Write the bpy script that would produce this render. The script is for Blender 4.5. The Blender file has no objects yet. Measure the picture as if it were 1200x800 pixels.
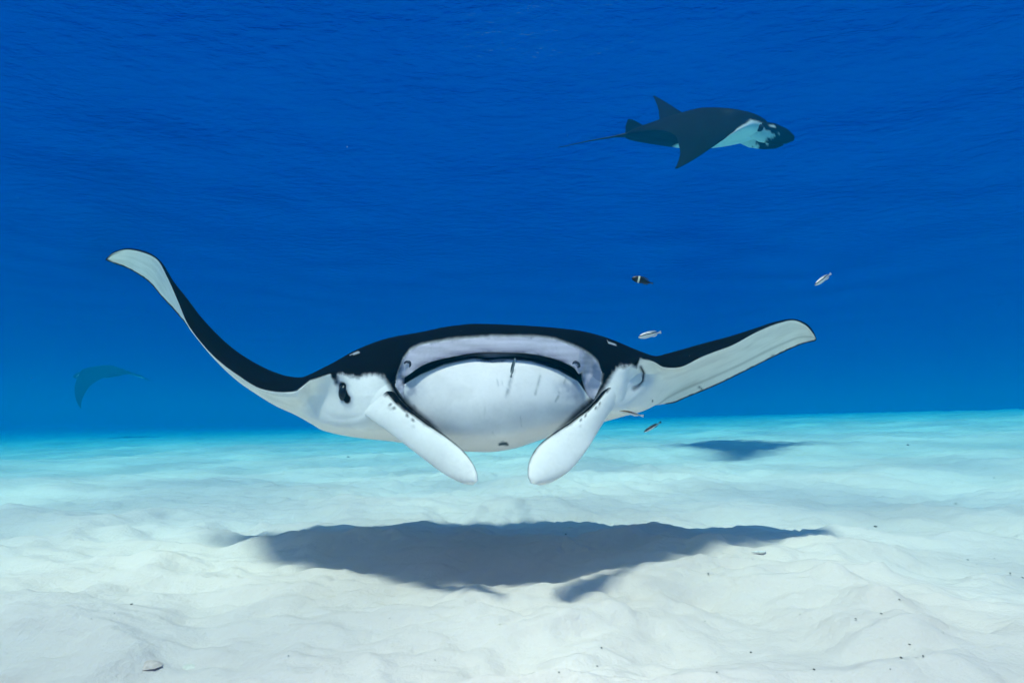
import bpy, bmesh, math, random
import numpy as np
from mathutils import Vector, Matrix, Euler, kdtree

scene = bpy.context.scene
# ------------------------------------------------------------------ camera
FPX = 666.0                       # focal length in pixels of the 1200 px wide frame
CAMZ = 0.80                       # height of the lens above the sand
PITCH = math.atan(92.0 / FPX)     # camera looks slightly up
cam_d = bpy.data.cameras.new('camera')
cam_d.sensor_width = 36.0
cam_d.lens = 36.0 * FPX / 1200.0
cam_d.clip_start = 0.05
cam_d.clip_end = 2000
cam = bpy.data.objects.new('camera', cam_d)
scene.collection.objects.link(cam)
cam.location = (0, 0, CAMZ)
cam.rotation_euler = (math.pi / 2 + PITCH, 0, 0)
scene.camera = cam

# ------------------------------------------------------------------ daylight
SUN_TRAVEL = Vector((0.22, 0.36, -1.0)).normalized()      # light comes from the upper left
sun_dir = -SUN_TRAVEL
elev = math.asin(sun_dir.z)
azim = math.atan2(sun_dir.x, sun_dir.y)
world = bpy.data.worlds.new('World')
scene.world = world
world.use_nodes = True
wn = world.node_tree
sky = wn.nodes.new('ShaderNodeTexSky')
sky.sky_type = 'NISHITA'
sky.sun_disc = False
sky.sun_elevation = elev
sky.sun_rotation = azim
bgn = wn.nodes['Background']
wn.links.new(sky.outputs[0], bgn.inputs[0])
bgn.inputs[1].default_value = 0.15
sun_d = bpy.data.lights.new('sun', 'SUN')
sun_d.energy = 5.0
sun_d.angle = math.radians(7.0)      # waves at the surface spread the sun
sun_d.color = (1.0, 0.55, 0.455)
sun = bpy.data.objects.new('sun', sun_d)
scene.collection.objects.link(sun)
sun.rotation_euler = SUN_TRAVEL.to_track_quat('-Z', 'Y').to_euler()

vs = scene.view_settings
vs.view_transform = 'Standard'
vs.look = 'None'
vs.gamma = 1.0
vs.use_curve_mapping = False
vs.exposure = 0.86
cy = scene.cycles
cy.max_bounces = 7
cy.diffuse_bounces = 3
cy.glossy_bounces = 3
cy.transmission_bounces = 4
cy.volume_bounces = 3
cy.use_adaptive_sampling = True
cy.adaptive_threshold = 0.03
cy.transparent_max_bounces = 12
cy.use_denoising = True
cy.sample_clamp_indirect = 8.0

# ------------------------------------------------------------------ helpers
C = scene.collection
rng = np.random.default_rng(7)
random.seed(7)


def P(px, py, Y):
    """point of the place seen at a pixel of the 1200x800 photograph, Y metres in front of the lens"""
    u, v = (px - 600.0) / FPX, (400.0 - py) / FPX
    cp, sp = math.cos(PITCH), math.sin(PITCH)
    dx, dy, dz = u, cp - v * sp, sp + v * cp
    s = Y / dy
    return (dx * s, Y, CAMZ + dz * s)


def hash2(ix, iy, seed):
    h = (ix.astype(np.int64) * 374761393 + iy.astype(np.int64) * 668265263 + seed * 1442695041) & 0x7fffffff
    h = ((h ^ (h >> 13)) * 1274126177) & 0x7fffffff
    return ((h ^ (h >> 16)) & 0xffff) / 65535.0


def vnoise(x, y, seed=0):
    ix, iy = np.floor(x), np.floor(y)
    fx, fy = x - ix, y - iy
    fx = fx * fx * fx * (fx * (fx * 6 - 15) + 10)
    fy = fy * fy * fy * (fy * (fy * 6 - 15) + 10)
    a, b = hash2(ix, iy, seed), hash2(ix + 1, iy, seed)
    c, d = hash2(ix, iy + 1, seed), hash2(ix + 1, iy + 1, seed)
    return (a + (b - a) * fx) * (1 - fy) + (c + (d - c) * fx) * fy - 0.5


def fbm(x, y, oct=4, seed=0, gain=0.5):
    t, a = 0.0, 1.0
    for o in range(oct):
        c, s = math.cos(o * 1.1), math.sin(o * 1.1)
        t = t + a * vnoise((x * c - y * s) * 2 ** o + o * 17.3, (x * s + y * c) * 2 ** o - o * 9.1, seed + o)
        a *= gain
    return t


def mesh_obj(name, verts, faces, mat, parent=None, smooth=True):
    me = bpy.data.meshes.new(name)
    me.from_pydata([tuple(v) for v in verts], [], [tuple(f) for f in faces])
    me.update()
    if smooth:
        me.polygons.foreach_set('use_smooth', [True] * len(me.polygons))
    o = bpy.data.objects.new(name, me)
    C.objects.link(o)
    if mat:
        me.materials.append(mat)
    if parent:
        o.parent = parent
    return o


def grid_obj(name, X, Y, Z, mat):
    ny, nx = X.shape
    me = bpy.data.meshes.new(name)
    me.vertices.add(nx * ny)
    me.vertices.foreach_set('co', np.stack([X, Y, Z], -1).astype(np.float32).ravel())
    i = np.arange(nx * ny).reshape(ny, nx)
    q = np.stack([i[:-1, :-1], i[:-1, 1:], i[1:, 1:], i[1:, :-1]], -1).reshape(-1, 4)
    me.loops.add(q.size)
    me.loops.foreach_set('vertex_index', q.ravel().astype(np.int32))
    me.polygons.add(len(q))
    me.polygons.foreach_set('loop_start', np.arange(0, q.size, 4, dtype=np.int32))
    me.polygons.foreach_set('use_smooth', np.ones(len(q), dtype=bool))
    me.update(calc_edges=True)
    o = bpy.data.objects.new(name, me)
    C.objects.link(o)
    me.materials.append(mat)
    return o


def tag(o, label=None, cat=None, group=None, kind=None):
    if label: o['label'] = label
    if cat: o['category'] = cat
    if group: o['group'] = group
    if kind: o['kind'] = kind
    return o


class Mat:
    """small node-graph writer"""
    def __init__(s, name):
        s.m = bpy.data.materials.new(name)
        s.m.use_nodes = True
        s.t = s.m.node_tree
        s.t.nodes.clear()
        s.out = s.t.nodes.new('ShaderNodeOutputMaterial')

    def n(s, typ, ins=None, **kw):
        nd = s.t.nodes.new(typ)
        for k, v in kw.items():
            setattr(nd, k, v)
        for k, v in (ins or {}).items():
            sock = nd.inputs[k]
            if hasattr(v, 'is_output'):
                s.t.links.new(v, sock)
            else:
                sock.default_value = v
        return nd

    def math(s, op, a, b=0.0, clamp=False):
        return s.n('ShaderNodeMath', {0: a, 1: b}, operation=op, use_clamp=clamp).outputs[0]

    def noise(s, vec, scale, detail=3, rough=0.5):
        return s.n('ShaderNodeTexNoise', {'Vector': vec, 'Scale': scale, 'Detail': detail, 'Roughness': rough}).outputs[0]

    def mix(s, f, a, b):
        nd = s.n('ShaderNodeMix', data_type='RGBA')
        for k, v in ((0, f), (6, a), (7, b)):
            if hasattr(v, 'is_output'):
                s.t.links.new(v, nd.inputs[k])
            else:
                nd.inputs[k].default_value = v
        return nd.outputs[2]

    def ramp(s, f, stops, interp='LINEAR'):
        nd = s.n('ShaderNodeValToRGB', {0: f})
        cr = nd.color_ramp
        cr.interpolation = interp
        while len(cr.elements) < len(stops):
            cr.elements.new(0.5)
        for e, (p, c) in zip(cr.elements, stops):
            e.position = p
            e.color = c if len(c) == 4 else (*c, 1)
        return nd.outputs[0]

    def smooth(s, v, lo, hi):
        return s.n('ShaderNodeMapRange', {0: v, 1: lo, 2: hi, 3: 0.0, 4: 1.0}, interpolation_type='SMOOTHSTEP').outputs[0]

    def surf(s, sock):
        s.t.links.new(sock, s.out.inputs['Surface'])
        return s.m


# ------------------------------------------------------------------ setting: water, sea bed
SURF_Z = 10.8


def water_volume(name, st, ss):
    """even water: extinction and scattering per metre for red, green and blue"""
    D = 0.2
    c = [a / D for a in ss]
    ab = [(1 - min(1, (t - a) / (D * (1 - cc)))) ** 2 for t, a, cc in zip(st, ss, c)]
    m = Mat(name)
    v = m.n('ShaderNodeVolumePrincipled', {'Color': (*c, 1), 'Density': D, 'Absorption Color': (*ab, 1), 'Anisotropy': 0.0})
    m.t.links.new(v.outputs[0], m.out.inputs['Volume'])
    return m.m


def box(name, lo, hi, mat):
    v = [(x, y, z) for x in (lo[0], hi[0]) for y in (lo[1], hi[1]) for z in (lo[2], hi[2])]
    f = [(0, 1, 3, 2), (4, 6, 7, 5), (0, 4, 5, 1), (2, 3, 7, 6), (0, 2, 6, 4), (1, 5, 7, 3)]
    return mesh_obj(name, v, f, mat, smooth=False)


def surface_material():
    m = Mat('water_surface')
    lw = m.n('ShaderNodeLayerWeight', {'Blend': 0.5})
    geo = m.n('ShaderNodeNewGeometry')
    tc = m.n('ShaderNodeTexCoord')
    mp = m.n('ShaderNodeMapping', {'Vector': tc.outputs['Object'], 'Scale': (1.0, 1.6, 1.0)})
    n1 = m.noise(mp.outputs[0], 1.3, 4, 0.6)
    bump = m.n('ShaderNodeBump', {'Height': n1, 'Strength': 0.34, 'Distance': 0.3})
    m.t.links.new(bump.outputs[0], lw.inputs['Normal'])
    fac = m.smooth(lw.outputs['Facing'], 0.17, 0.27)
    # light patches put into the tint as noise, imitating waves focusing sunlight
    mp2 = m.n('ShaderNodeMapping', {'Vector': tc.outputs['Object'], 'Scale': (0.55, 0.80, 1.0)})
    lens = m.ramp(m.noise(mp2.outputs[0], 1.0, 3, 0.55), [(0.38, (0.52, 0.54, 0.57)), (0.62, (1.0, 1.0, 1.0))])
    tr = m.n('ShaderNodeBsdfTransparent', {'Color': lens})
    gl = m.n('ShaderNodeBsdfGlossy', {'Color': (0.004, 0.13, 0.58, 1), 'Roughness': 0.22, 'Normal': bump.outputs[0]})
    mx = m.n('ShaderNodeMixShader', {0: fac, 1: tr.outputs[0], 2: gl.outputs[0]})
    return m.surf(mx.outputs[0])


def ground_Y(py):
    return CAMZ * FPX / (py - 492.0)


# pointed mounds of sand: pixel on the ground, height, width
MOUNDS = [(363, 668, .095, .26), (425, 622, .085, .22), (345, 622, .04, .2), (990, 640, .07, .30), (1010, 668, .06, .28), (1015, 705, .075, .22), (725, 702, .05, .16), (640, 706, .05, .2), (1045, 740, .06, .14),
          (75, 640, .05, .3), (150, 720, .05, .3), (240, 640, .04, .3), (520, 645, .05, .3), (820, 640, .05, .3), (690, 622, .05, .3), (900, 690, .04, .3), (560, 620, .05, .25), (460, 700, .04, .25), (1100, 620, .06, .35), (30, 590, .06, .3)]
_mr = np.random.default_rng(3)
RANDOM_MOUNDS = [(_mr.uniform(-1, 1), _mr.uniform(1.6, 26), _mr.uniform(.012, .06), _mr.uniform(.10, .34)) for _ in range(150)]


def sand_height(X, Y):
    R = np.hypot(X, Y)
    tilt = (0.026 + 0.017 * np.clip(X / 14.0, 0, 1) ** 2) * 60 * np.tanh(X / 60.0) * (1 - np.exp(-R / 6.0))
    near = np.exp(-R / 60.0)
    z = 0.15 * fbm(X * 0.22, Y * 0.28, 3, 3) * (0.4 + near)
    z = z + 0.10 * fbm(X * 0.9 + 3, Y * 1.2, 4, 11, 0.5)
    wx, wy = X + .25 * fbm(X * 1.1, Y * 1.1, 2, 5), Y + .25 * fbm(X * 1.1 + 7, Y * 1.1, 2, 6)
    w = fbm(wx * 1.7 + 9, wy * 2.3 + 4, 4, 23, 0.5)
    z = z + 0.14 * (0.30 - np.abs(w))
    w2 = fbm(wx * 5.5, wy * 7.5, 3, 29, 0.5)
    z = z + 0.044 * (0.3 - np.abs(w2)) * (0.4 + 1.2 * np.clip(fbm(X * .8, Y * .8, 2, 31) + .3, 0, 1))
    w3 = fbm(wx * 15, wy * 21, 2, 37, 0.5)
    z = z + 0.010 * (0.3 - np.abs(w3)) * np.clip(1.2 * fbm(X * 1.3, Y * 1.3, 2, 39) + .6, 0, 1) * np.exp(-R / 8.0)
    wob = 1 + .5 * fbm(X * 4, Y * 4, 3, 77)
    lst = [((px - 600) / FPX * ground_Y(py), ground_Y(py), h, r) for px, py, h, r in MOUNDS]
    lst += [(u * (1 + y * .95), y, h, r * (1 + y * .04)) for u, y, h, r in RANDOM_MOUNDS]
    for cx, cy_, h, r in lst:
        d2 = ((X - cx) / r) ** 2 + ((Y - cy_) / (r * .8)) ** 2
        k = d2 < 12
        z[k] += (h * 1.5 * np.exp(-np.sqrt(d2[k] + .01) * 1.5 * wob[k]))
    return z + tilt


def sand_material():
    m = Mat('white_sand')
    tc = m.n('ShaderNodeTexCoord')
    g = tc.outputs['Object']
    big = m.noise(g, 0.7, 4, 0.55)
    fine = m.noise(g, 160.0, 3, 0.7)
    mid = m.noise(g, 14.0, 6, 0.6)
    col = m.ramp(big, [(0.3, (0.76, 0.635, 0.57)), (0.7, (0.88, 0.76, 0.69))])
    col = m.mix(m.math('MULTIPLY', fine, 0.28), col, (0.45, 0.40, 0.36, 1))
    b1 = m.n('ShaderNodeBump', {'Height': mid, 'Strength': 0.5, 'Distance': 0.03})
    b2 = m.n('ShaderNodeBump', {'Height': fine, 'Strength': 0.35, 'Distance': 0.003, 'Normal': b1.outputs[0]})
    b = m.n('ShaderNodeBsdfPrincipled', {'Base Color': col, 'Roughness': 0.95, 'Normal': b2.outputs[0], 'Specular IOR Level': 0.1})
    return m.surf(b.outputs[0])


def warp(n, near, far, dense):
    t = np.linspace(-1, 1, n)
    k = math.asinh(far / dense)
    return dense * np.sinh(t * k)


def build_setting():
    xs = warp(620, 0, 300, 1.6)
    t = np.linspace(0, 1, 760)
    ys = np.concatenate([np.linspace(-300, -4, 12), -3.5 + 4.5 * np.linspace(0, 1, 60, endpoint=False), 1.0 + 0.9 * np.sinh(t * math.asinh(299 / 0.9))])
    X, Y = np.meshgrid(xs, ys)
    Z = sand_height(X, Y)
    tag(grid_obj('sea_bed', X, Y, Z, sand_material()), kind='structure')
    xs = warp(240, 0, 320, 20)
    ys = warp(240, 0, 320, 20)
    X, Y = np.meshgrid(xs, ys)
    tag(grid_obj('water_surface', X, Y, SURF_Z + 0.25 * fbm(X * 0.25, Y * 0.35, 3, 51), surface_material()), kind='structure')
    h = box('haze', (-310, -310, -4), (310, 310, SURF_Z - 0.4), water_volume('sea_water', (0.074, 0.0175, 0.0140), (0.0, 0.0004, 0.0068)))
    tag(box('silt_haze', (-305, -305, -3.5), (305, 305, 5.7), water_volume('silty_water', (0.009, 0.0050, 0.0033), (0.0, 0.0050, 0.0033))), kind='stuff')
    tag(h, kind='stuff')





# ------------------------------------------------------------------ lofting
def pchip(x, y, xq):
    """monotone cubic through (x, y); y may have trailing axes"""
    x = np.asarray(x, float); y = np.asarray(y, float)
    h = np.diff(x)
    hs = h.reshape((-1,) + (1,) * (y.ndim - 1))
    d = np.diff(y, axis=0) / hs
    m = np.zeros_like(y)
    if len(x) > 2:
        h0, h1 = hs[:-1], hs[1:]
        w1, w2 = 2 * h1 + h0, h1 + 2 * h0
        d0, d1 = d[:-1], d[1:]
        ok = d0 * d1 > 0
        with np.errstate(divide='ignore', invalid='ignore'):
            mm = (w1 + w2) / (w1 / d0 + w2 / d1)
        m[1:-1] = np.where(ok, mm, 0)
    m[0], m[-1] = d[0], d[-1]
    xq = np.asarray(xq, float)
    i = np.clip(np.searchsorted(x, xq, side='right') - 1, 0, len(x) - 2)
    t = (xq - x[i]) / h[i]
    sh = (-1,) + (1,) * (y.ndim - 1)
    t = t.reshape(sh); hi = h[i].reshape(sh)
    return ((2 * t ** 3 - 3 * t ** 2 + 1) * y[i] + (t ** 3 - 2 * t ** 2 + t) * hi * m[i]
            + (-2 * t ** 3 + 3 * t ** 2) * y[i + 1] + (t ** 3 - t ** 2) * hi * m[i + 1])


def crom(x, y, xq):
    """Catmull-Rom through (x, y)"""
    x = np.asarray(x, float); y = np.asarray(y, float)
    m = np.zeros_like(y)
    sh = (-1,) + (1,) * (y.ndim - 1)
    m[1:-1] = (y[2:] - y[:-2]) / (x[2:] - x[:-2]).reshape(sh)
    m[0] = (y[1] - y[0]) / (x[1] - x[0]); m[-1] = (y[-1] - y[-2]) / (x[-1] - x[-2])
    i = np.clip(np.searchsorted(x, xq, side='right') - 1, 0, len(x) - 2)
    h = (x[i + 1] - x[i]).reshape(sh)
    t = ((xq - x[i])).reshape(sh) / h
    return ((2 * t ** 3 - 3 * t ** 2 + 1) * y[i] + (t ** 3 - 2 * t ** 2 + t) * h * m[i]
            + (-2 * t ** 3 + 3 * t ** 2) * y[i + 1] + (t ** 3 - t ** 2) * h * m[i + 1])


def curve(pts):
    a = np.array(pts, float)
    return lambda x: pchip(a[:, 0], a[:, 1], np.atleast_1d(np.asarray(x, float)))


def sd_poly(px, py, poly):
    """signed distance to a polygon, positive inside"""
    poly = np.array(poly, float)
    d = np.full(px.shape, 1e9)
    inside = np.zeros(px.shape, bool)
    for (ax, ay), (bx, by) in zip(poly, np.roll(poly, -1, 0)):
        ex, ey = bx - ax, by - ay
        t = np.clip(((px - ax) * ex + (py - ay) * ey) / (ex * ex + ey * ey + 1e-9), 0, 1)
        d = np.minimum(d, np.hypot(px - ax - t * ex, py - ay - t * ey))
        cr = ((ay > py) != (by > py)) & (px < (bx - ax) * (py - ay) / (by - ay + 1e-12) + ax)
        inside ^= cr
    return np.where(inside, d, -d)


def sd_line(px, py, pts):
    d = np.full(px.shape, 1e9)
    for (ax, ay), (bx, by) in zip(pts[:-1], pts[1:]):
        ex, ey = bx - ax, by - ay
        t = np.clip(((px - ax) * ex + (py - ay) * ey) / (ex * ex + ey * ey + 1e-9), 0, 1)
        d = np.minimum(d, np.hypot(px - ax - t * ex, py - ay - t * ey))
    return d


def sstep(v, lo, hi):
    t = np.clip((v - lo) / (hi - lo), 0, 1)
    return t * t * (3 - 2 * t)


def unproject(A):
    u, v = (A[..., 0] - 600.0) / FPX, (400.0 - A[..., 1]) / FPX
    cp, sp = math.cos(PITCH), math.sin(PITCH)
    s = A[..., 2] / (cp - v * sp)
    return np.stack([u * s, A[..., 2], CAMZ + (sp + v * cp) * s], -1)


def tube_faces(n, m, base=0, closed=True, cap=True):
    f = []
    for i in range(n - 1):
        for j in range(m):
            k = (j + 1) % m
            f.append((base + i * m + j, base + i * m + k, base + (i + 1) * m + k, base + (i + 1) * m + j))
    if cap:
        f.append(tuple(base + j for j in range(m))[::-1])
        f.append(tuple(base + (n - 1) * m + j for j in range(m)))
    return f


def colored_mesh(name, verts, faces, cols, mat, parent=None):
    o = mesh_obj(name, verts, faces, mat, parent)
    me = o.data
    bm = bmesh.new(); bm.from_mesh(me)
    bmesh.ops.recalc_face_normals(bm, faces=bm.faces)
    bm.to_mesh(me); bm.free()
    a = me.color_attributes.new('skin_colour', 'FLOAT_COLOR', 'POINT')
    c = np.ones((len(verts), 4), np.float32); c[:, :3] = cols
    a.data.foreach_set('color', c.ravel())
    return o


def skin_material(name, scale=1.0):
    m = Mat(name)
    at = m.n('ShaderNodeAttribute', attribute_name='skin_colour')
    tc = m.n('ShaderNodeTexCoord')
    n1 = m.noise(tc.outputs['Object'], 9.0 * scale, 6, 0.6)
    n2 = m.noise(tc.outputs['Object'], 70.0 * scale, 4, 0.6)
    v = m.math('ADD', m.math('MULTIPLY', n1, 0.22), m.math('MULTIPLY', n2, 0.16))
    n3 = m.smooth(m.noise(tc.outputs['Object'], 3.2 * scale, 7, 0.68), 0.56, 0.72)
    mp = m.n('ShaderNodeMapping', {'Vector': tc.outputs['Object'], 'Scale': (38.0 * scale, 30.0 * scale, 5.0 * scale), 'Rotation': (0.2, 0.35, 0.0)})
    n4 = m.smooth(m.noise(mp.outputs[0], 1.0, 4, 0.6), 0.64, 0.76)
    v = m.math('SUBTRACT', v, m.math('ADD', m.math('MULTIPLY', n3, 0.10), m.math('MULTIPLY', n4, 0.13)))
    k = m.math('ADD', v, 0.86)
    col = m.n('ShaderNodeVectorMath', {0: at.outputs['Color']}, operation='SCALE')
    m.t.links.new(k, col.inputs['Scale'])
    lum = m.n('ShaderNodeRGBToBW', {0: at.outputs['Color']}).outputs[0]
    spec = m.math('ADD', m.math('MULTIPLY', lum, 0.25), 0.02)
    bump = m.n('ShaderNodeBump', {'Height': n2, 'Strength': 0.12, 'Distance': 0.004})
    b = m.n('ShaderNodeBsdfPrincipled', {'Base Color': col.outputs[0], 'Roughness': 0.7, 'Specular IOR Level': spec, 'Normal': bump.outputs[0]})
    return m.surf(b.outputs[0])


# ------------------------------------------------------------------ the large manta ray seen from the front
WHITE = np.array((0.885, 0.845, 0.80)); BLACK = np.array((0.0025, 0.0025, 0.0035))
LILAC = np.array((0.60, 0.545, 0.62)); MAW = np.array((0.010, 0.008, 0.014))
lerp = lambda a, b, t: (a[0] + (b[0] - a[0]) * t, a[1] + (b[1] - a[1]) * t)


def wing_station(i_, b_, o_, Y, c, te, op):
    """thirteen points round one wing section: trailing edge, upper side, leading edge, lower side"""
    up = [(te, 1.0), (lerp(i_, te, .6), .6 + .1 * op), (i_, .28 - .14 * op), (lerp(i_, b_, .55), .06), (b_, 0.0)]
    fc = [(.08, .002), (.16, .006), (.26, .012), (.38, .03), (.62, .08)]
    fo = [(.04, .04), (.09, .09), (.15, .15), (.25, .25), (.42, .42)]
    out = [(p[0], p[1], Y + c * f) for p, f in up]
    for (a, ya), (b, yb) in zip(fc, fo):
        p = lerp(b_, o_, a + (b - a) * op)
        out.append((p[0], p[1], Y + c * (ya + (yb - ya) * op)))
    p = lerp(b_, o_, .88 - .36 * op); out.append((p[0], p[1], Y + c * (.17 + .36 * op)))
    p = lerp(b_, o_, 1 - .35 * op); out.append((p[0], p[1], Y + c * (.3 + .35 * op)))
    p = lerp(o_, te, .6) if op < .99 else lerp(b_, o_, .85)
    q = lerp(b_, o_, .85)
    p = (p[0] + (q[0] - p[0]) * op, p[1] + (q[1] - p[1]) * op)
    out.append((p[0], p[1], Y + c * (.65 + .2 * op)))
    return out


left_wing = [
    ((124, 303), (123.8, 304), (124, 305), 3.75, .03, None, 1),
    ((133, 295.5), (131.5, 297.3), (130, 307.5), 3.70, .12, None, 1),
    ((150, 290.8), (149, 292.6), (148, 314), 3.62, .22, None, 1),
    ((172, 295), (170, 296.8), (164, 323), 3.54, .30, None, 1),
    ((188, 305.5), (184.5, 304.8), (176, 332), 3.47, .38, None, 1),
    ((203, 329), (196, 325), (190, 348.5), 3.40, .50, None, 1),
    ((218, 348), (208.5, 353), (203.5, 363), 3.33, .65, None, .9),
    ((238, 374), (220.5, 380.5), (217.5, 379.5), 3.25, .85, (219, 379.8), .5),
    ((268, 404), (250, 417), (248.3, 417.6), 3.16, 1.05, (258, 410), 0),
    ((292, 421), (279, 440), (276, 444.5), 3.08, 1.2, (288, 430), 0),
    ((316, 433.5), (306, 455.5), (300, 461.5), 3.02, 1.35, (316, 444), 0),
    ((337, 440.5), (330, 459.8), (324, 476), 2.98, 1.45, (345, 449), 0),
    ((352, 442), (348, 458), (345, 485.5), 2.95, 1.52, (368, 451), 0),
]
right_wing = [
    ((768, 417), (766, 424), (768, 480.5), 2.98, 1.45, (772, 472), .3),
    ((780, 414.5), (779, 430.5), (784, 473.8), 3.02, 1.40, (786, 472.8), .7),
    ((795, 410.5), (795, 430.5), (805, 465.5), 3.07, 1.30, None, 1),
    ((825, 402), (825, 417), (838, 452), 3.17, 1.12, None, 1),
    ((855, 394), (857, 405), (872, 435.5), 3.27, .95, None, 1),
    ((885, 384.5), (888, 388.5), (903, 420), 3.38, .75, None, 1),
    ((908, 377), (911, 379.2), (926, 409), 3.47, .55, None, 1),
    ((928, 373.5), (929, 375.3), (942, 402.5), 3.55, .35, None, 1),
    ((944, 378.3), (943, 380.3), (952, 400.3), 3.62, .20, None, 1),
    ((953, 388), (952, 389.6), (956, 399), 3.68, .08, None, 1),
    ((956.5, 396), (956, 396.5), (956.5, 398), 3.70, .03, None, 1),
]
c_top = curve([(364, 438), (390, 425), (417, 410), (455, 396), (493, 389), (525, 382.5), (558, 379.3), (608, 381), (677, 387), (708, 394.5), (742, 408), (752, 412)])
c_bd = curve([(364, 446), (388, 439), (410, 441), (450, 440), (466, 432), (472, 421), (493, 404), (531, 398), (577, 394.5), (631, 395), (666, 404), (693, 417.5), (704, 431), (715, 433), (745, 428), (752, 419.5)])
c_mt = curve([(364, 460), (440, 456), (462, 454), (474, 443), (501, 425), (531.6, 417.5), (570, 412), (616, 413.6), (646, 419), (673, 431), (681, 442), (692, 455), (715, 452), (752, 440)])
c_mb = curve([(364, 464), (440, 462), (462, 458), (474, 450), (493, 438.6), (520, 426.8), (554, 419.8), (589, 419.8), (623, 423), (654, 433), (678, 447), (692, 461), (715, 456), (752, 444)])
c_bot = curve([(364, 496), (378, 504), (417, 512.5), (459, 517), (500, 523), (547, 528.8), (570, 529.6), (608, 524), (631, 516), (660, 508), (708, 494), (752, 482)])
c_fy = curve([(364, 2.93), (400, 2.88), (430, 2.85), (470, 2.80), (520, 2.75), (580, 2.72), (640, 2.75), (695, 2.80), (730, 2.87), (752, 2.94)])
c_cav = curve([(364, 0), (466, 0), (472, .05), (490, .24), (515, .24), (578, .085), (635, .24), (668, .24), (682, .05), (688, 0), (752, 0)])
c_bul = curve([(364, .10), (380, .06), (396, .015), (412, -.03), (430, -.05), (455, .0), (470, .045), (490, .0), (530, -.06), (580, -.085), (630, -.06), (670, 0), (688, .045), (705, .0), (725, -.03), (740, .04), (752, .12)])
c_te = curve([(364, 4.47), (450, 4.62), (570, 4.75), (700, 4.62), (752, 4.45)])


def body_station(px):
    f = lambda c: float(c(px)[0])
    top, bd, mt, mb, bot, fy, cav, bul, te = map(f, (c_top, c_bd, c_mt, c_mb, c_bot, c_fy, c_cav, c_bul, c_te))
    rx = 575 + (px - 575) * .86
    inr = float(sstep(np.array(cav), 0, .12))
    j9 = mb + (bot - mb) * (.40 + .10 * inr)
    mixi = lambda a, b: a + (b - a) * inr
    cheek = lambda f_, v: (bd + (j9 - bd) * f_ * 1.35) * (1 - inr) + v * inr
    return [
        (rx, 451, te), (px + (rx - px) * .4, top + 26, fy + 1.15), (px, top, fy + .48), (px, top + (bd - top) * .55, fy + .10),
        (px, bd, fy), (px, cheek(.18, mt), fy + mixi(.45 * bul, -.015)), (px, cheek(.26, mt + (mb - mt) * .15), fy + mixi(.60 * bul, .025 + cav * .8)),
        (px, cheek(.34, mt + (mb - mt) * .80), fy + mixi(.74 * bul, .03 + cav)), (px, cheek(.42, mb), fy + mixi(.86 * bul, .03)), (px, j9, fy + bul), (px, j9 + (bot - j9) * .66, fy + bul + (.36 - bul) * .11),
        (px, bot, fy + .36), (px + (rx - px) * .4, bot - 14, fy + 1.1)]


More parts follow.
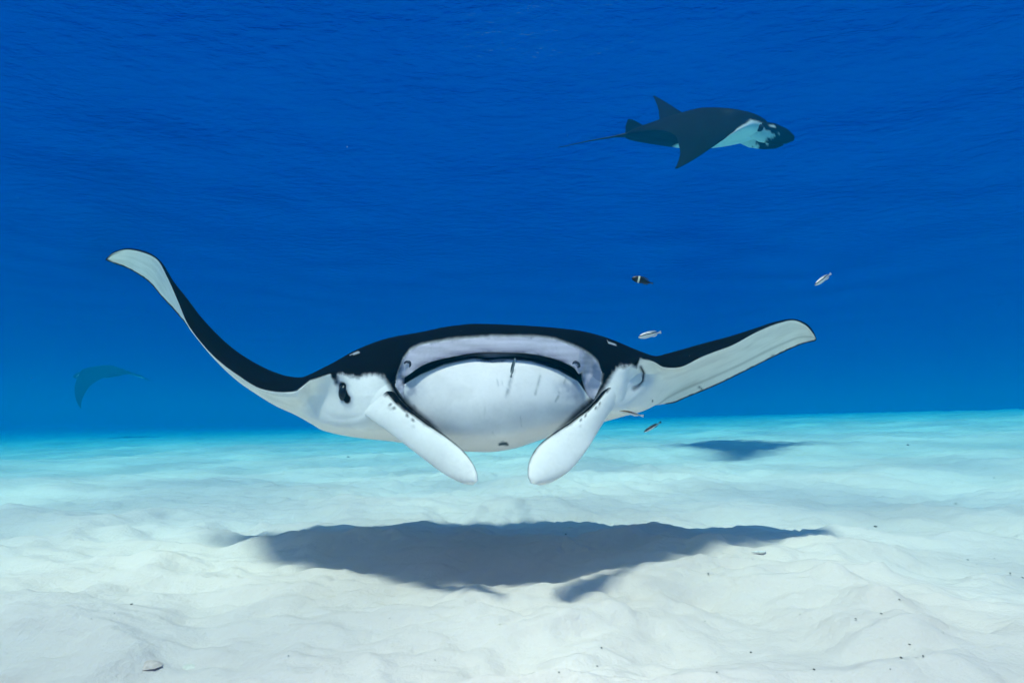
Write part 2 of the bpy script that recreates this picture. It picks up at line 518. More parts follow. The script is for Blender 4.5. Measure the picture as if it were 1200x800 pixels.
def head_colour(px, py, t):
    """colours of the front of the head, in the animal's own front elevation"""
    rag = 1.8 * fbm(px * .30, py * .16, 3, 71) + 2.0 * fbm(px * .10, py * .10, 2, 72) + 1.0 * fbm(px * .9, py * .9, 2, 73)
    tight = .8 * fbm(px * .4, py * .4, 3, 75)
    n = px.shape
    col = np.tile(WHITE, n + (1,)) * 1.0
    jaw = np.array((0.87, 0.815, 0.795))
    lip_in = [(474, 450), (474, 443), (487, 433), (501, 425), (531.6, 417.5), (570, 412), (616, 413.6), (646, 419), (673, 431), (681, 442), (688, 462)]
    jawp = [(474, 450), (493, 438.6), (520, 426.8), (554, 419.8), (589, 419.8), (623, 423), (654, 433), (677, 446), (690, 470), (660, 498), (620, 530), (540, 534), (500, 498), (472, 470)]
    k = sstep(sd_poly(px, py, jawp), -1, 2)[..., None]
    shade = sstep(fbm(px * .035, py * .05, 3, 91), .05, .5)[..., None] * .06
    col = col * (1 - k) + (jaw * (1 - shade)) * k
    # blue-grey shading painted into the colour near the mouth corners
    st = np.exp(-((px - 672) / 16) ** 2 - ((py - 456) / 12) ** 2) + .8 * np.exp(-((px - 480) / 12) ** 2 - ((py - 458) / 14) ** 2)
    st = np.clip(st * (1 + 1.4 * fbm(px * .12, py * .12, 3, 81)), 0, 1)[..., None] * k
    col = col * (1 - .62 * st) + np.array((.20, .24, .34)) * .62 * st
    # scratches on the lower jaw; the first streak paints shading below the grey fish
    for pts, w, a in (([(601, 434), (597, 450), (594, 464)], 2.2, .45), ([(633, 440), (630, 452), (627, 462)], 1.3, .4), ([(583, 445), (584, 452)], 1.0, .35),
                      ([(588, 446), (589, 450)], .9, .3), ([(655, 463), (651, 470)], 1.1, .5), ([(663, 443), (661, 449)], 1.0, .5), ([(610, 487), (611, 500)], .7, .25),
                      ([(485, 474), (487, 479)], 1.0, .4), ([(655, 459), (657, 461)], 1.4, .35), ([(560, 422), (575, 423)], 1.2, .6), ([(575, 424), (592, 422.5)], 1.3, .7)):
        g = np.exp(-(sd_line(px, py, pts) / w) ** 2)[..., None] * a * np.clip(1 + 1.2 * fbm(px * .5, py * .3, 2, 33), 0, 1.4)[..., None]
        g = np.clip(g, 0, 1)
        col = col * (1 - g) + np.array((.09, .12, .15)) * g
    # dark mark under the chin
    g = sstep(np.minimum(1 - np.hypot((px - 590) / 6.5, (py - 521) / 4.0), (521.5 - py) / 3 + .2), -.1, .25)[..., None]
    col = col * (1 - g) + np.array((.05, .08, .09)) * g
    # upper lip
    lip = [(463, 452), (466, 437), (472, 421), (480, 411), (493, 404), (531.6, 398), (577.6, 394.5), (631, 395), (650, 397.5), (666, 404), (682, 410), (693, 417.5), (701, 425), (705, 435), (704, 450), (696, 468), (687, 463)] + lip_in[::-1] + [(473, 466)]
    k = sstep(sd_poly(px, py, lip), -1.2, 1.2)[..., None]
    lc = LILAC[None] * (1 + .35 * fbm(px * .02, py * .25, 3, 41))[..., None]
    dl = sd_line(px, py, [(490, 431), (501, 425), (531.6, 417.5), (570, 412), (616, 413.6), (646, 419), (660, 425)])
    g = (np.exp(-(dl / 5.5) ** 2) * .72 * (1 + .8 * fbm(px * .03, py * .5, 2, 47)))[..., None]
    lc = lc * (1 - g) + np.array((.14, .11, .18)) * g  # shading painted along the lip's lower edge so that it looks recessed
    side = np.maximum(np.exp(-((px - 697) / 14) ** 2 - ((py - 445) / 24) ** 2), np.exp(-((px - 468) / 8) ** 2 - ((py - 440) / 22) ** 2))
    side = np.clip(side * (1 + 1.5 * fbm(px * .10, py * .10, 3, 43)), 0, 1)[..., None] * .9
    lc = lc * (1 - side) + np.array((.16, .20, .30)) * side
    col = col * (1 - k) + lc * k
    # the black head, the border round the lip and the patches round the eyes
    bd2 = np.interp(px, [340, 348, 363, 388, 392, 410, 420, 440, 450, 456, 463, 466, 472, 480, 493, 531, 577, 631, 650, 666, 682, 693, 701, 706, 713, 722, 735, 746, 750, 766], [459.8, 458, 446, 438, 440, 440, 442, 440, 442, 448, 448, 437, 421, 411, 404, 398, 394.5, 395, 397.5, 404, 410, 417.5, 425, 440, 442, 431, 429, 430, 420, 424])
    rg = rag * sstep(np.minimum(px - 386, 752 - px), 0, 6) * (1 - .75 * sstep(np.minimum(px - 455, 712 - px), 0, 10))
    sd = bd2 + rg * 1.5 - py
    sd = np.maximum(sd, sd_poly(px, py, [(442, 425), (452, 446), (462, 464), (478, 482), (500, 497), (520, 511), (505, 494), (482, 474), (474, 466), (467, 454), (466, 437), (470, 420)]) + tight)
    sd = np.maximum(sd, sd_poly(px, py, [(726, 425), (717, 440), (709, 455), (696, 473), (676, 490), (650, 507), (672, 484), (688, 470), (697, 460), (703, 448), (705, 433), (694, 417)]) + tight)
    sd = np.maximum(sd, 3.6 - sd_line(px, py, [(390, 428), (392, 438), (395, 447)]) + rag * .9)
    eye_sd = np.minimum(6 - 6 * np.hypot((px - 404 - .25 * (py - 460)) / 6.2, (py - 460) / 13.5), 10 * np.hypot((px - 416 - .25 * (py - 460)) / 11, (py - 457) / 14) - 8.0) + rag * .2
    sd = np.maximum(sd, 1.5 - sd_line(px, py, [(751, 430), (754.5, 437), (753, 446), (748, 452), (743, 455)]))
    # the pale lip stays inside the black
    sd = np.where(k[..., 0] > .5, np.minimum(sd, -3 + 0 * sd), sd)
    edge = sd_poly(px, py, lip)
    sd = np.where((edge > 0) & (edge < 7), np.maximum(sd, -1.2 - edge + rag * 1.0 + 3.0 * fbm(px * .12, py * .12, 2, 45)), sd)
    soft = 1.0 + 2.6 * sstep(px, 385, 400) * sstep(-px, -755, -745)
    kb = sstep(sd / soft, -1.0, 1.2)[..., None]
    fr = np.exp(-(np.clip(-sd, 0, 99) / 2.2) ** 2)[..., None] * .25 * sstep(px, 385, 395)[..., None] * sstep(-px, -758, -748)[..., None]
    col = col * (1 - fr) + np.array((.10, .15, .32)) * fr
    col = col * (1 - kb) + BLACK * kb
    halo = np.exp(-(np.clip(-eye_sd, 0, 99) / 2.6) ** 2)[..., None] * .45
    col = col * (1 - halo) + np.array((.12, .17, .30)) * halo
    ke = sstep(eye_sd, -.6, .8)[..., None]
    col = col * (1 - ke) + BLACK * ke
    # mouth opening
    kk = sstep(sd_poly(px, py, lip_in + [(677, 446.5), (654, 433.5), (623, 423.4), (589, 420.2), (554, 420.2), (520, 427.2), (493, 438.5)]), -.6, .6)[..., None]
    inner = np.exp(-((px - 578) / 55) ** 2)[..., None] * .26 * (1 + 1.5 * fbm(px * .05, py * .8, 3, 61))[..., None] * np.array((.62, .52, .66))
    col = col * (1 - kk) + (MAW + inner) * kk
    # two small pale shoulder marks on the back
    for poly in ([(410, 416), (416, 412.8), (422.5, 411), (421, 413), (415, 415.2)], [(711, 398.5), (715, 401.2), (724, 404), (717, 404), (713, 402)]):
        g = sstep(sd_poly(px, py, poly), -1.0, .9)[..., None] * .8
        col = col * (1 - g) + np.array((.55, .58, .64)) * g
    return col


def lobe_mesh(rows, n=70, m=34):
    """a paddle: rows of (inner x, y, outer x, y, depth, thickness)"""
    r = np.array(rows, float)
    s = np.linspace(0, 1, len(r))
    q = crom(s, r, np.linspace(0, 1, n))
    th = np.linspace(0, 2 * np.pi, m, endpoint=False)
    w = (1 - np.cos(th)) / 2                       # 0 inner edge .. 1 outer edge
    side = np.sin(th)
    A = np.zeros((n, m, 3))
    A[..., 0] = q[:, None, 0] + (q[:, None, 2] - q[:, None, 0]) * w
    A[..., 1] = q[:, None, 1] + (q[:, None, 3] - q[:, None, 1]) * w
    A[..., 2] = q[:, None, 4] - q[:, None, 5] * side * (1 - .25 * w) + .05 * (w - .5) ** 2 + (.02 + .10 * sstep(-np.linspace(0, 1, n), -.45, -.05)[:, None]) * w
    return A, w[None] + 0 * A[..., 0], np.linspace(0, 1, n)[:, None] + 0 * A[..., 0], side[None] + 0 * A[..., 0]


def big_manta():
    sts = []
    for s in left_wing:
        sts.append(wing_station(*s[:5], s[5] or s[2], s[6]))
    nl = len(sts)
    bpx = [364, 376, 388, 400, 413, 430, 445, 455, 462, 467, 471, 475, 482, 493, 507, 520, 537, 555, 572, 589, 606, 623, 640, 655, 666, 673, 678, 682, 686, 692, 700, 708, 716, 728, 740, 752]
    for p in bpx:
        sts.append(body_station(p))
    for s in right_wing:
        sts.append(wing_station(*s[:5], s[5] or s[2], s[6]))
    A = np.array(sts)                                               # stations x 13 x 3
    W = unproject(A)
    d = np.hypot(np.diff(A[:, 4, 0]), np.diff(A[:, 4, 1])) + 6
    S = np.concatenate([[0], np.cumsum(d)])
    ns = 430
    fine = []
    for a, b in zip(S[:-1], S[1:]):
        fine += list(np.linspace(a, b, max(3, int((b - a) / 1.75)), endpoint=False))
    fine.append(S[-1])
    A = pchip(S, A, np.array(fine)) * .5 + crom(S, A, np.array(fine)) * .5
    ns = len(A)
    segs = [10, 10, 12, 14, 14, 8, 8, 8, 22, 18, 14, 12, 10]
    tq = np.concatenate([np.linspace(i, i + 1, n, endpoint=False) for i, n in enumerate(segs)])
    m = len(tq)
    B = np.zeros((ns, m, 3))
    for i in range(ns):
        L = np.vstack([A[i], A[i, :1]])
        X = unproject(L)
        dd = np.sqrt(np.sum(np.diff(X, axis=0) ** 2, 1)) + 1e-4
        K = np.concatenate([[0], np.cumsum(dd ** .6)])
        ip = np.interp(tq, np.arange(14), K)
        B[i] = pchip(K, L, ip)
    T = np.tile(tq, (ns, 1))
    px, py = B[..., 0], B[..., 1]
    # colours
    u = np.array(fine)[:, None] + 0 * T
    rag = fbm(u * .05, T * 4, 3, 7) * .10
    dark = np.where(T < 4.0, 1.0, 0.0)
    kd = sstep(4.0 - T + rag * .6, -.06, .10)
    wingc = WHITE * (1 - .12 * sstep(fbm(u * .02, T * .9, 3, 17), -.1, .5))[..., None]
    fold = np.exp(-((T - 11.35) / .22) ** 2) * sstep(u, S[nl + len(bpx) - 1], S[nl + len(bpx)])  # shading of the wing's rear crease, painted darker into the skin colour
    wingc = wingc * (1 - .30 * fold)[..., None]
    col = wingc * (1 - kd[..., None]) + BLACK * kd[..., None]
    # dark rim along the trailing edge
    # distance from the trailing edge in pixels
    dte = np.hypot(px - px[:, :1], py - py[:, :1])
    lw = (u < S[9])
    rim = sstep(-dte + 1.5 + 0.6 * fbm(u * .2, T, 2, 5), -.7, .5) * (T > 9)
    tipk = sstep(-u, -S[2], -S[0]) * sstep(-np.minimum(dte, np.hypot(px - A[:, 4, 0][:, None], py - A[:, 4, 1][:, None])), -3.2, -1.6)
    rim = np.maximum(rim, tipk)
    col = col * (1 - rim[..., None]) + BLACK * rim[..., None]
    # dark nicks under the right wing
    for qx, qy, r in ((906, 417.5, 2.2), (819.5, 453.5, 1.6), (822, 455.5, 1.4), (746, 474, 1.5)):
        g = np.exp(-((px - qx) ** 2 + (py - qy) ** 2) / r ** 2)[..., None] * (T > 4)[..., None] * .85
        col = col * (1 - g) + np.array((.03, .05, .06)) * g
    front = (T > 2.2) & (T < 11.9) & (px > 340) & (px < 768)
    hc = head_colour(px[front], py[front], T[front])
    wgt = (sstep(px[front], 342, 352) * sstep(-px[front], -767, -755))[:, None]
    hb = np.where((T[front] < 3.2)[:, None] & (py[front][:, None] < 440) & (hc.mean(-1)[:, None] < .2), BLACK, hc)
    col[front] = col[front] * (1 - wgt) + hb * wgt
    deep = (T > 5.3) & (T < 7.6) & (px > 474) & (px < 682)
    k_ = deep[..., None] * sstep(B[..., 2] - c_fy(np.clip(px.ravel(), 364, 752)).reshape(px.shape), .03, .07)[..., None]
    col = col * (1 - k_) + (MAW + np.exp(-((px - 578) / 60) ** 2)[..., None] * np.array((.34, .29, .38)) * (1 + 1.2 * fbm(px * .06, T * 9, 3, 63))[..., None] * (T < 6.7)[..., None]) * k_
    lobL = [(438, 428, 396, 455, 2.93, .030), (449, 440, 402, 468, 2.855, .034), (461, 458, 413, 477, 2.795, .030), (474, 474, 430, 488, 2.74, .026), (497, 493, 459, 509, 2.68, .021),
            (521, 509.5, 488, 531, 2.615, .018), (541, 526, 513, 550, 2.56, .016), (553, 541, 531, 561, 2.515, .013), (559, 554, 544, 566.5, 2.485, .009), (560.3, 563, 554, 568, 2.475, .003)]
    lobR = [(730, 420, 760, 436, 2.98, .026), (719, 436, 753, 449, 2.88, .030), (708, 455, 733, 465, 2.805, .028), (692, 475, 714, 485, 2.74, .024), (670, 493, 700, 507, 2.68, .021),
            (645, 510, 689, 525, 2.61, .018), (629, 524, 677, 541, 2.555, .017), (620, 541, 663, 555, 2.51, .015), (618.5, 556, 646, 565, 2.48, .010), (622, 566, 633, 568.5, 2.47, .003)]
    # the cheeks swell out to carry the roots of the lobes
    for rows in (lobL, lobR):
        Q, w, s, sd = lobe_mesh(rows)
        sel = (sd[0] > .05)
        q = Q[:30][:, sel].reshape(-1, 3); qs = s[:30][:, sel].reshape(-1)
        k = (T > 3.6) & (T < 10.6) & (px > q[:, 0].min() - 60) & (px < q[:, 0].max() + 60) & (np.abs(py - q[:, 1].mean()) < 80)
        bx = B[k]
        d2 = (bx[:, None, 0] - q[None, :, 0]) ** 2 + (bx[:, None, 1] - q[None, :, 1]) ** 2
        wt = np.exp(-d2 / 60.0) + 1e-12
        yq = (wt * q[None, :, 2]).sum(1) / wt.sum(1); sq = (wt * qs[None]).sum(1) / wt.sum(1)
        f = np.exp(-d2.min(1) / 22.0 ** 2) * sstep(-sq, -.40, -.14)
        yn = bx[:, 2] + f * np.minimum(yq - .005 - bx[:, 2], 0)
        B[k, 2] = yn
    V = unproject(B)
    faces = tube_faces(ns, m)
    verts = V.reshape(-1, 3); cols = col.reshape(-1, 3)
    # cephalic lobes, part of the same body
    for rows, inner_w in ((lobL, 1), (lobR, 1)):
        Q, w, s, sd = lobe_mesh(rows)
        rg = .05 * fbm(s * 30, w * 8, 3, 3) + .03 * fbm(s * 90, w * 20, 2, 4)
        rim = np.interp(s, [0, .12, .25, .4, .6, .8, .95, 1], [.36, .30, .20, .11, .045, .03, .03, .03]) + rg * np.interp(s, [0, .3, .5, 1], [1.6, 1, .3, .05])
        kb = sstep(rim - w, -.03, .05)
        kb = np.maximum(kb, sstep(-sd, .15, .5) * .94)               # the outer face of the lobe is dark
        # small dark spots beside the rim
        sp = sstep(fbm(s * 60 + 5, w * 14, 2, 19), .30, .36) * sstep(-w, -.42, -.25) * sstep(s, .18, .24) * sstep(-s, -.55, -.45) * .85
        kb = np.maximum(kb, sp)
        c = WHITE[None, None] * (1 - .1 * sstep(fbm(s * 6, w * 3, 3, 9), -.1, .5))[..., None]
        c = c * (1 - kb[..., None]) + BLACK * kb[..., None]
        base = len(verts)
        faces += tube_faces(Q.shape[0], Q.shape[1], base)
        verts = np.vstack([verts, unproject(Q).reshape(-1, 3)])
        cols = np.vstack([cols, c.reshape(-1, 3)])
    root = bpy.data.objects.new('manta_ray', None)
    C.objects.link(root)
    org = Vector(P(575, 470, 3.4))
    root.location = org
    verts = verts - np.array(org)
    mat = skin_material('manta_skin')
    colored_mesh('body', verts, faces, cols, mat, root)
    # eyes
    em = Mat('eye_dark')
    eye = em.surf(em.n('ShaderNodeBsdfPrincipled', {'Base Color': (0.006, 0.008, 0.012, 1), 'Roughness': 0.3, 'Specular IOR Level': 0.3}).outputs[0])
    for (x, y, Y, r) in ((403.5, 460, 2.893, .036), (746, 444, 3.06, .034)):
        c = Vector(P(x, y, Y)) - org
        bm = bmesh.new()
        bmesh.ops.create_uvsphere(bm, u_segments=20, v_segments=14, radius=r)
        for v in bm.verts:
            v.co = Vector((v.co.x * .8, v.co.y, v.co.z * 1.25)) + c
        me = bpy.data.meshes.new('eye'); bm.to_mesh(me); bm.free()
        me.polygons.foreach_set('use_smooth', [True] * len(me.polygons)); me.materials.append(eye)
        e = bpy.data.objects.new('eye', me); C.objects.link(e); e.parent = root
    # nostril flaps: small hooked folds on the upper lip
    nm = Mat('nostril_fold')
    nmat = nm.surf(nm.n('ShaderNodeBsdfPrincipled', {'Base Color': (0.02, 0.025, 0.05, 1), 'Roughness': 0.5}).outputs[0])
    for pts in ([(473.5, 426), (476, 423.8), (479.5, 424.2), (481, 427), (479.8, 430)], [(670.5, 429.5), (671, 426), (674, 424), (677.5, 425.5), (679, 429), (676.5, 430.5)]):
        Yf = float(c_fy(pts[2][0])[0]) - .012
        tube('nostril', [Vector(P(x, y, Yf)) - org for x, y in pts], [.004, .006, .007, .006, .003], nmat, root)
    # whip tail
    tube('tail', [Vector(p) - org for p in ((-.12, 4.55, 1.02), (-.12, 4.8, 1.03), (-.13, 5.1, 1.05), (-.15, 5.5, 1.08), (-.2, 6.0, 1.12))], [.05, .02, .012, .008, .003], dark_skin(), root)
    tag(root, 'large manta ray with white belly and open mouth gliding low over the sand', 'manta ray')
    return root


_ds = []


def dark_skin():
    if not _ds:
        m = Mat('dark_skin')
        _ds.append(m.surf(m.n('ShaderNodeBsdfPrincipled', {'Base Color': (0.010, 0.010, 0.013, 1), 'Roughness': 0.6, 'Specular IOR Level': .15}).outputs[0]))
    return _ds[0]


def tube(name, pts, radii, mat, parent=None, n=10, sub=6):
    p = np.array([tuple(q) for q in pts]); s = np.arange(len(p))
    q = np.linspace(0, len(p) - 1, (len(p) - 1) * sub + 1)
    pp = crom(s, p, q)
    rr = np.interp(q, np.linspace(0, len(p) - 1, len(radii)), radii)
    V = []
    for i, c in enumerate(pp):
        t = Vector(pp[min(i + 1, len(pp) - 1)] - pp[max(i - 1, 0)]).normalized()
        a = t.cross(Vector((0.13, .31, .94))).normalized(); b = t.cross(a)
        for k in range(n):
            an = 2 * math.pi * k / n
            V.append(Vector(c) + (a * math.cos(an) + b * math.sin(an)) * float(rr[i]))
    return mesh_obj(name, V, tube_faces(len(pp), n), mat, parent)


# ------------------------------------------------------------------ mantas further off, modelled in their own frame: nose +x, left +y, up +z
def far_manta(loc, rot, scale, bend_l, bend_r, label, seed=0):
    p_le = curve([(0, .93), (.22, .95), (.36, .80), (.55, .66), (.9, .46), (1.3, .22), (1.7, -.06), (2.0, -.32), (2.12, -.46)])
    p_te = curve([(0, -1.02), (.18, -.98), (.32, -.80), (.55, -.64), (.9, -.48), (1.3, -.40), (1.7, -.40), (2.0, -.45), (2.12, -.49)])
    p_th = curve([(0, .52), (.22, .50), (.45, .42), (.8, .20), (1.3, .08), (2.0, .015), (2.12, .006)])
    ys = np.concatenate([np.linspace(0, .6, 40), np.linspace(.6, 2.12, 60)[1:]])
    span = np.concatenate([-ys[::-1], ys[1:]])
    m = 84
    th = np.linspace(0, 2 * np.pi, m, endpoint=False)
    V, cols = [], []
    for y in span:
        a = abs(y)
        le, te, t = float(p_le(a)[0]), float(p_te(a)[0]), float(p_th(a)[0])
        # bend the wing round as a growing arc
        b = bend_l if y > 0 else bend_r
        w = np.linspace(0, a, 40)
        ang = b * np.clip((w - .25) / 1.85, 0, 1) ** .8
        yy = np.trapz(np.cos(ang), w); zz = np.trapz(np.sin(ang), w); e = ang[-1]
        f = (1 - np.cos(th)) / 2                                     # 0 leading edge .. 1 trailing edge
        prof = np.sin(th) * np.where(f < .5, 1, 1 - .55 * (f - .5) * 2)
        x = le + (te - le) * f
        h = prof * t * np.where(prof > 0, .60, .40)
        py_ = yy - np.sin(e) * h; pz = zz + np.cos(e) * h
        V += list(zip(x, py_ * (1 if y >= 0 else -1), pz))
        n = .10 * fbm(x * 5 + y, x * 0 + y * 5, 3, 13 + seed)
        thr = np.where(f < .35, float(np.interp(a, [0, .22, .36, .5, .8, 1.2, 1.6], [-.1, .0, .22, .34, .34, .2, -.1])), -.12)
        thr = thr - 1.4 * sstep(f, .55, .68)                         # the rear of the belly is dark
        wh = sstep(thr + n * .8 - prof, -.07, .07)
        wh = wh * (1 - sstep(f - .86 - n * .5, 0, .03) * (a > .3)) * (1 - sstep(np.array(a - 1.75) - n, 0, .06))
        c = BLACK * 2 * (1 - wh[:, None]) + WHITE * .85 * wh[:, None]
        pale = sstep(prof, 0, .1) * np.exp(-((f - .26) / .05) ** 2) * math.exp(-((a - .5) / .12) ** 2)      # faint shoulder bar
        c = c + pale[:, None] * .012
        cols += list(c)
    root = bpy.data.objects.new('manta_ray', None)
    C.objects.link(root)
    root.location = loc; root.rotation_euler = rot; root.scale = (scale,) * 3
    verts = np.array(V); faces = tube_faces(len(span), m)
    cols = np.array(cols)
    # rolled cephalic lobes, one surface with the body
    for s in (-1, 1):
        n, k = 34, 28
        sp = np.linspace(0, 1, n); t2 = np.linspace(0, 2 * np.pi, k, endpoint=False)
        r = np.interp(sp, [0, .12, .3, .6, .85, 1], [.02, .08, .12, .12, .085, .03])
        X = (.62 + .66 * sp)[:, None] + 0 * t2; Yc = s * (.30 - .05 * sp)[:, None] + (r[:, None] * .55 * np.cos(t2)); Zc = (-.04 - .12 * sp ** 1.5)[:, None] + r[:, None] * 1.15 * np.sin(t2)
        base = len(verts)
        faces = faces + tube_faces(n, k, base)
        verts = np.vstack([verts, np.stack([X, Yc, Zc], -1).reshape(-1, 3)])
        nn = fbm(sp[:, None] * 9 + s, np.sin(t2)[None] * 3 + 0 * sp[:, None], 3, 55)
        wh = sstep(.50 - sp[:, None] + nn * .35, -.05, .05) * sstep(.25 - np.sin(t2)[None] + nn, -.15, .15)
        cols = np.vstack([cols, (BLACK * 2 * (1 - wh[..., None]) + WHITE * .8 * wh[..., None]).reshape(-1, 3)])
    colored_mesh('body', verts, faces, cols, far_skin(), root)
    for s in (-1, 1):
        bm = bmesh.new(); bmesh.ops.create_uvsphere(bm, u_segments=12, v_segments=8, radius=.05)
        for v in bm.verts: v.co += Vector((.80, s * .345, -.02))
        me = bpy.data.meshes.new('eye'); bm.to_mesh(me); bm.free(); me.materials.append(dark_skin())
        e = bpy.data.objects.new('eye', me); C.objects.link(e); e.parent = root
    # dorsal fin
    out = [(-.70, .10), (-.80, .17), (-.90, .225), (-.97, .235), (-1.0, .14), (-1.00, .02)]
    fv = [(x, s * (.028 if i in (0, 5) else .012), z) for s in (-1, 1) for i, (x, z) in enumerate(out)]
    nf = len(out)
    ff = [tuple(range(nf)), tuple(range(2 * nf - 1, nf - 1, -1))] + [(i, (i + 1) % nf + nf * 0, (i + 1) % nf + nf, i + nf) for i in range(nf)]
    mesh_obj('dorsal_fin', fv, ff, dark_skin(), root, smooth=False)
    tube('tail', [(-.92, 0, .02), (-1.15, 0, .0), (-1.55, 0, -.05), (-2.0, .02, -.12)], [.05, .016, .009, .004], dark_skin(), root, n=8)
    tag(root, label, 'manta ray')
    return root


_fs = []


def far_skin():
    if not _fs:
        _fs.append(skin_material('far_manta_skin', .6))
    return _fs[0]


# ------------------------------------------------------------------ small fish
def fish_material(name, kind):
    m = Mat(name)
    tc = m.n('ShaderNodeTexCoord')
    sx = m.n('ShaderNodeSeparateXYZ', {0: tc.outputs['Object']})
    nz = m.math('MULTIPLY', m.math('SUBTRACT', m.noise(tc.outputs['Object'], 9.0, 2), .5), .05)
    x, z = sx.outputs[0], m.math('ADD', sx.outputs[2], nz)
    if kind == 'stripe':          # white with one dark stripe along the side
        st = m.math('SUBTRACT', m.smooth(z, 0.010, 0.018), m.smooth(z, 0.048, 0.058))
        col = m.mix(st, (0.78, 0.74, 0.70, 1), (0.05, 0.04, 0.04, 1))
    elif kind == 'brown':         # brown back, white belly
        st = m.smooth(z, 0.000, 0.014)
        col = m.mix(st, (0.78, 0.74, 0.66, 1), (0.13, 0.075, 0.035, 1))
    elif kind == 'black_back':
        st = m.smooth(z, -0.010, 0.004)
        col = m.mix(st, (0.62, 0.62, 0.58, 1), (0.012, 0.02, 0.022, 1))
    elif kind == 'bar':           # dark with one pale upright bar behind the head
        st = m.math('SUBTRACT', m.smooth(x, 0.13, 0.16), m.smooth(x, 0.215, 0.24))
        col = m.mix(st, (0.006, 0.008, 0.011, 1), (0.75, 0.74, 0.55, 1))
    else:                         # plain grey
        st = m.smooth(z, 0.01, 0.05)
        col = m.mix(st, (0.24, 0.28, 0.28, 1), (0.05, 0.07, 0.07, 1))
    b = m.n('ShaderNodeBsdfPrincipled', {'Base Color': col, 'Roughness': 0.4})
    return m.surf(b.outputs[0])


def fin_material(kind):
    m = Mat('fin_' + kind)
    c = {'bar': (0.02, 0.05, 0.09, 1), 'grey': (0.10, 0.13, 0.13, 1), 'black_back': (0.04, 0.07, 0.07, 1)}.get(kind, (0.55, 0.55, 0.56, 1))
    b = m.n('ShaderNodeBsdfPrincipled', {'Base Color': c, 'Roughness': 0.5})
    return m.surf(b.outputs[0])


def fish(kind, px, py, Y, length_px, angle, label, flip=1, deep=.115, yaw=0.0):
    """a fish of unit length in its own frame, nose +x (turned to -x when flip is -1); angle is its tilt"""
    L = length_px / FPX * Y
    root = bpy.data.objects.new('small_fish', None)
    C.objects.link(root)
    root.location = P(px, py, Y)
    root.scale = (L, L, L)
    root.rotation_euler = (0, math.radians(angle) * -1 if flip > 0 else math.radians(angle), yaw if flip > 0 else math.pi + yaw)
    n, k = 26, 16
    s = np.linspace(0, 1, n)
    hh = np.interp(s, [0, .03, .1, .25, .42, .6, .8, .92, 1], [.006, .35, .62, .95, 1, .82, .45, .27, .25]) * deep
    ww = np.interp(s, [0, .04, .15, .35, .7, 1], [.004, .03, .052, .055, .028, .008])
    t = np.linspace(0, 2 * np.pi, k, endpoint=False)
    zc = .012 * np.sin(s * 3)
    bend = .03 * np.sin(s * 4.5)
    X = (.5 - .86 * s)[:, None] + 0 * t
    V = np.stack([X, bend[:, None] + ww[:, None] * np.cos(t), zc[:, None] + hh[:, None] * np.sin(t)], -1).reshape(-1, 3)
    mesh_obj('body', V, tube_faces(n, k), fish_material('scales_' + kind, kind), root)
    fm = fin_material(kind)

    def plate(name, out, th):
        fv = [(x, y + sg * th, z) for sg in (-1, 1) for x, y, z in out]
        q = len(out)
        ff = [tuple(range(q))[::-1], tuple(range(q, 2 * q))] + [(i, (i + 1) % q, (i + 1) % q + q, i + q) for i in range(q)]
        return mesh_obj(name, fv, ff, fm, root, smooth=False)
    b = float(bend[-1])
    plate('tail_fin', [(-.34, b, .022), (-.42, b, .04), (-.49, b - .01, .055), (-.475, b - .01, .0), (-.49, b - .01, -.055), (-.42, b, -.04), (-.34, b, -.022)], .004)
    plate('dorsal_fin', [(.24, .02, deep * .80), (.16, .02, deep * 1.12), (0, .02, deep * 1.22), (-.2, .015, deep * .98), (-.29, .01, deep * .52), (-.1, .015, deep * .7)], .003)
    plate('anal_fin', [(.0, .02, -deep * .75), (-.12, .02, -deep * 1.0), (-.26, .01, -deep * .72), (-.28, .01, -deep * .36)], .003)
    for sg in (-1, 1):
        bm = bmesh.new(); bmesh.ops.create_uvsphere(bm, u_segments=8, v_segments=6, radius=.016)
        for v in bm.verts: v.co += Vector((.415, sg * .034, .018))
        me = bpy.data.meshes.new('eye'); bm.to_mesh(me); bm.free(); me.materials.append(dark_skin())
        e = bpy.data.objects.new('eye', me); C.objects.link(e); e.parent = root
    tag(root, label, 'fish')
    return root


# ------------------------------------------------------------------ bits lying on the sand
def ground_point(px, py):
    """march along the line of sight to the sand"""
    u, v = (px - 600.0) / FPX, (400.0 - py) / FPX
    cp, sp = math.cos(PITCH), math.sin(PITCH)
    d = np.array((u, cp - v * sp, sp + v * cp))
    s = np.linspace(.8, 40, 6000)
    pts = np.array((0, 0, CAMZ)) + s[:, None] * d
    hz = sand_height(pts[:, 0].copy(), pts[:, 1].copy())
    i = int(np.argmax(pts[:, 2] < hz))
    return pts[i, 0], pts[i, 1], hz[i]


def pebble_verts(c, r, rg_):
    bm = bmesh.new(); bmesh.ops.create_icosphere(bm, subdivisions=2, radius=1.0)
    sc = np.array((rg_.uniform(.7, 1.5), rg_.uniform(.7, 1.3), rg_.uniform(.35, .7))) * r
    a = rg_.uniform(0, 6.28)
    v = np.array([tuple(q.co) for q in bm.verts])
    v = v * (1 + .35 * fbm(v[:, 0] * 1.7 + a, v[:, 1] * 1.7 + v[:, 2], 2, int(a * 100)))[:, None] * sc
    v = np.stack([v[:, 0] * math.cos(a) - v[:, 1] * math.sin(a), v[:, 0] * math.sin(a) + v[:, 1] * math.cos(a), v[:, 2]], -1) + np.array(c)
    f = [tuple(q.index for q in p.verts) for p in bm.faces]
    bm.free()
    return v, f


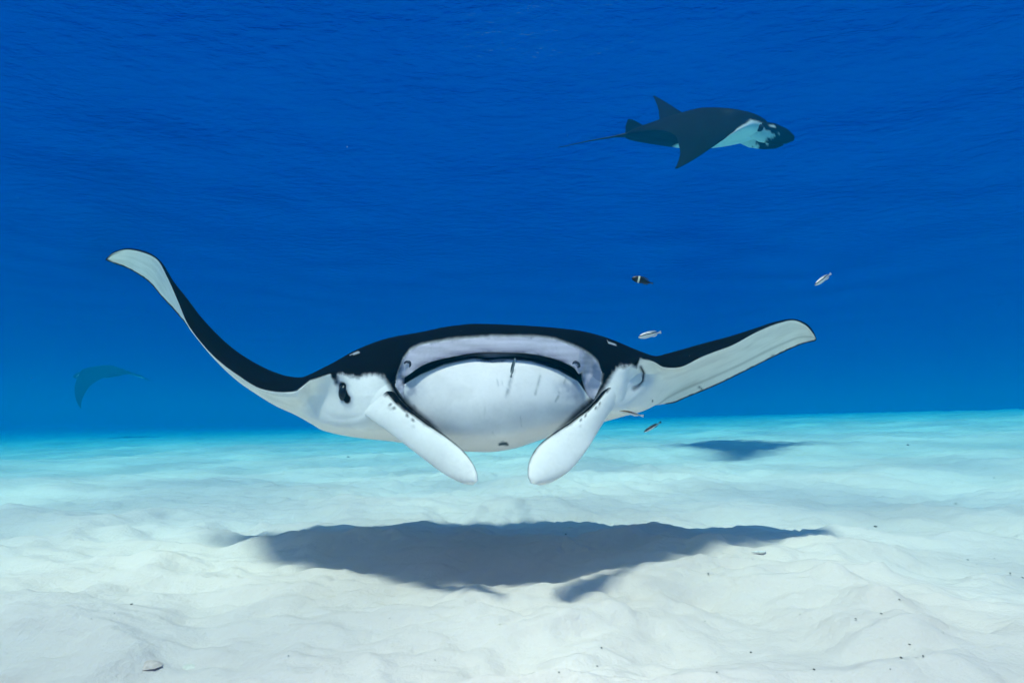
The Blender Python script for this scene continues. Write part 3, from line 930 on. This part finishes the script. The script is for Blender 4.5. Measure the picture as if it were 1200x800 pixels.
def plain(name, col, rough=.8):
    m = Mat(name)
    tc = m.n('ShaderNodeTexCoord')
    n = m.noise(tc.outputs['Object'], 60.0, 4)
    c = m.mix(n, tuple(x * .6 for x in col) + (1,), tuple(min(1, x * 1.4) for x in col) + (1,))
    return m.surf(m.n('ShaderNodeBsdfPrincipled', {'Base Color': c, 'Roughness': rough}).outputs[0])


def bottom_bits():
    r = np.random.default_rng(21)
    V, F = [], []
    spots = [(1134, 656, 3), (1184, 672, 2.6), (1198, 677, 2.6), (1026, 617, 3.2), (1064, 521, 2.5), (1054, 703, 2), (1033, 719, 2), (954, 785, 2.4), (1056, 771, 2.6), (1082, 770, 2.2), (1066, 757, 2.2), (880, 765, 2.6), (830, 672, 1.6),
             (705, 760, 1.8), (663, 626, 2), (232, 519, 2), (408, 135 + 400, 2), (154, 708, 2.6), (134, 719, 2), (338, 770, 1.8), (1165, 560, 2), (1120, 590, 1.5), (655, 790, 1.6), (700, 782, 1.6), (840, 788, 1.6), (1003, 727, 2)]
    for _ in range(55):
        spots.append((r.uniform(0, 1200), 560 + 240 * r.uniform(0, 1) ** .8, r.uniform(.6, 1.4)))
    for px, py, s in spots:
        x, y, z = ground_point(px, py)
        v, f = pebble_verts((x, y, z + .002), s * y / FPX * .50, r)
        F += [tuple(i + len(V) for i in q) for q in f]
        V += [tuple(q) for q in v]
    tag(mesh_obj('shell_grit', V, F, plain('grit', (.15, .13, .11))), kind='stuff')
    # larger shells
    def shell(px, py, size, col, label, name='shell_fragment', arc=2.4):
        x, y, z = ground_point(px, py)
        n, k = 14, 8
        rows = []
        for i in range(n):
            a = -arc / 2 + arc * i / (n - 1) + math.pi * 1.5
            w = .22 * math.sin(math.pi * (i + .6) / (n + .2)) + .02
            for j in range(k):
                b = 2 * math.pi * j / k
                rr = 1 + w * math.cos(b)
                rows.append((size * rr * math.cos(a), size * .6 * rr * math.sin(a), size * (.35 * w * math.sin(b) * 2 + .12)))
        o = mesh_obj(name, rows, tube_faces(n, k), plain(name + '_' + label[:8].replace(' ', '_'), col))
        o.location = (x, y, z)
        tag(o, label, 'shell')
    shell(888, 647, .045, (.75, .74, .68), 'pale crescent shell fragment on sand right of the large ray shadow')
    sp = [(174, 776, .04, (.66, .52, .45), 'speckled pinkish broken shell half buried in the pale sand'), (222, 781, .038, (.74, .66, .56), 'cream worn shell half buried beside the pinkish shell')]
    for px, py, size, col, label in sp:
        x, y, z = ground_point(px, py)
        # a low fan: ribbed half dome
        n, k = 12, 25
        rows = []
        for i in range(n):
            t = (i / (n - 1)) ** .8
            for j in range(k):
                a = 2 * math.pi * j / k
                rib = 1 + .05 * math.cos(a * 9)
                rows.append((size * t * math.cos(a) * rib * 1.25, size * t * math.sin(a) * rib * .9, size * .42 * (1 - t ** 2) * rib - .004))
        F = []
        for i in range(n - 1):
            for j in range(k):
                F.append((i * k + j, (i + 1) * k + j, (i + 1) * k + (j + 1) % k, i * k + (j + 1) % k))
        o = mesh_obj('scallop_shell', rows, F, plain('shell_' + label.split()[0], col))
        o.location = (x, y, z - size * .2)
        tag(o, label, 'shell')



def drifting_specks():
    r = np.random.default_rng(5)
    V, F = [], []
    spots = [(407, 172, 3.2, 1.5)] + [(r.uniform(20, 1180), r.uniform(60, 470), r.uniform(2.0, 5.0), r.uniform(.35, .6)) for _ in range(26)]
    for px, py, Y, s in spots:
        v, f = pebble_verts(P(px, py, Y), s * Y / FPX * .55, r)
        F += [tuple(i + len(V) for i in q) for q in f]
        V += [tuple(q) for q in v]
    tag(mesh_obj('drifting_plankton', V, F, plain('plankton', (.55, .55, .52))), kind='stuff')


build_setting()
big_manta()
R = math.radians
far_manta(P(815, 156, 11.5), (R(19), R(2), R(-9)), 1.48, R(54), R(-38), 'manta ray swimming high in open water with dark back and thin tail', 1)
far_manta(P(122, 437, 48.0), (R(-14), R(-3), R(170)), 2.0, R(-72), R(-38), 'faint distant manta ray fading into the blue water', 2)
fish('bar', 753, 329, 3.0, 27, -14, 'small black fish with one pale upright bar behind its head', flip=-1, deep=.16)
fish('stripe', 965, 327, 3.0, 30, 33, 'slim white fish with dark side stripe in open water beyond the wing tip', flip=-1, deep=.10, yaw=.2)
fish('stripe', 762, 392, 2.85, 32, 14, 'slim white fish with dark side stripe just above the large ray back', flip=-1, deep=.115, yaw=.25)
fish('brown', 740, 484.5, 2.6, 30, -11, 'slim brown backed fish with white belly beneath the large ray wing', flip=-1, deep=.075)
fish('black_back', 765, 500, 2.6, 24, 29, 'slim black backed fish with pale belly below the large ray wing', flip=-1, deep=.085)
fish('grey', 601, 431, 2.56, 24, 76, 'small grey fish hovering upright before the large ray mouth', flip=1, deep=.085, yaw=.3)
bottom_bits()
drifting_specks()
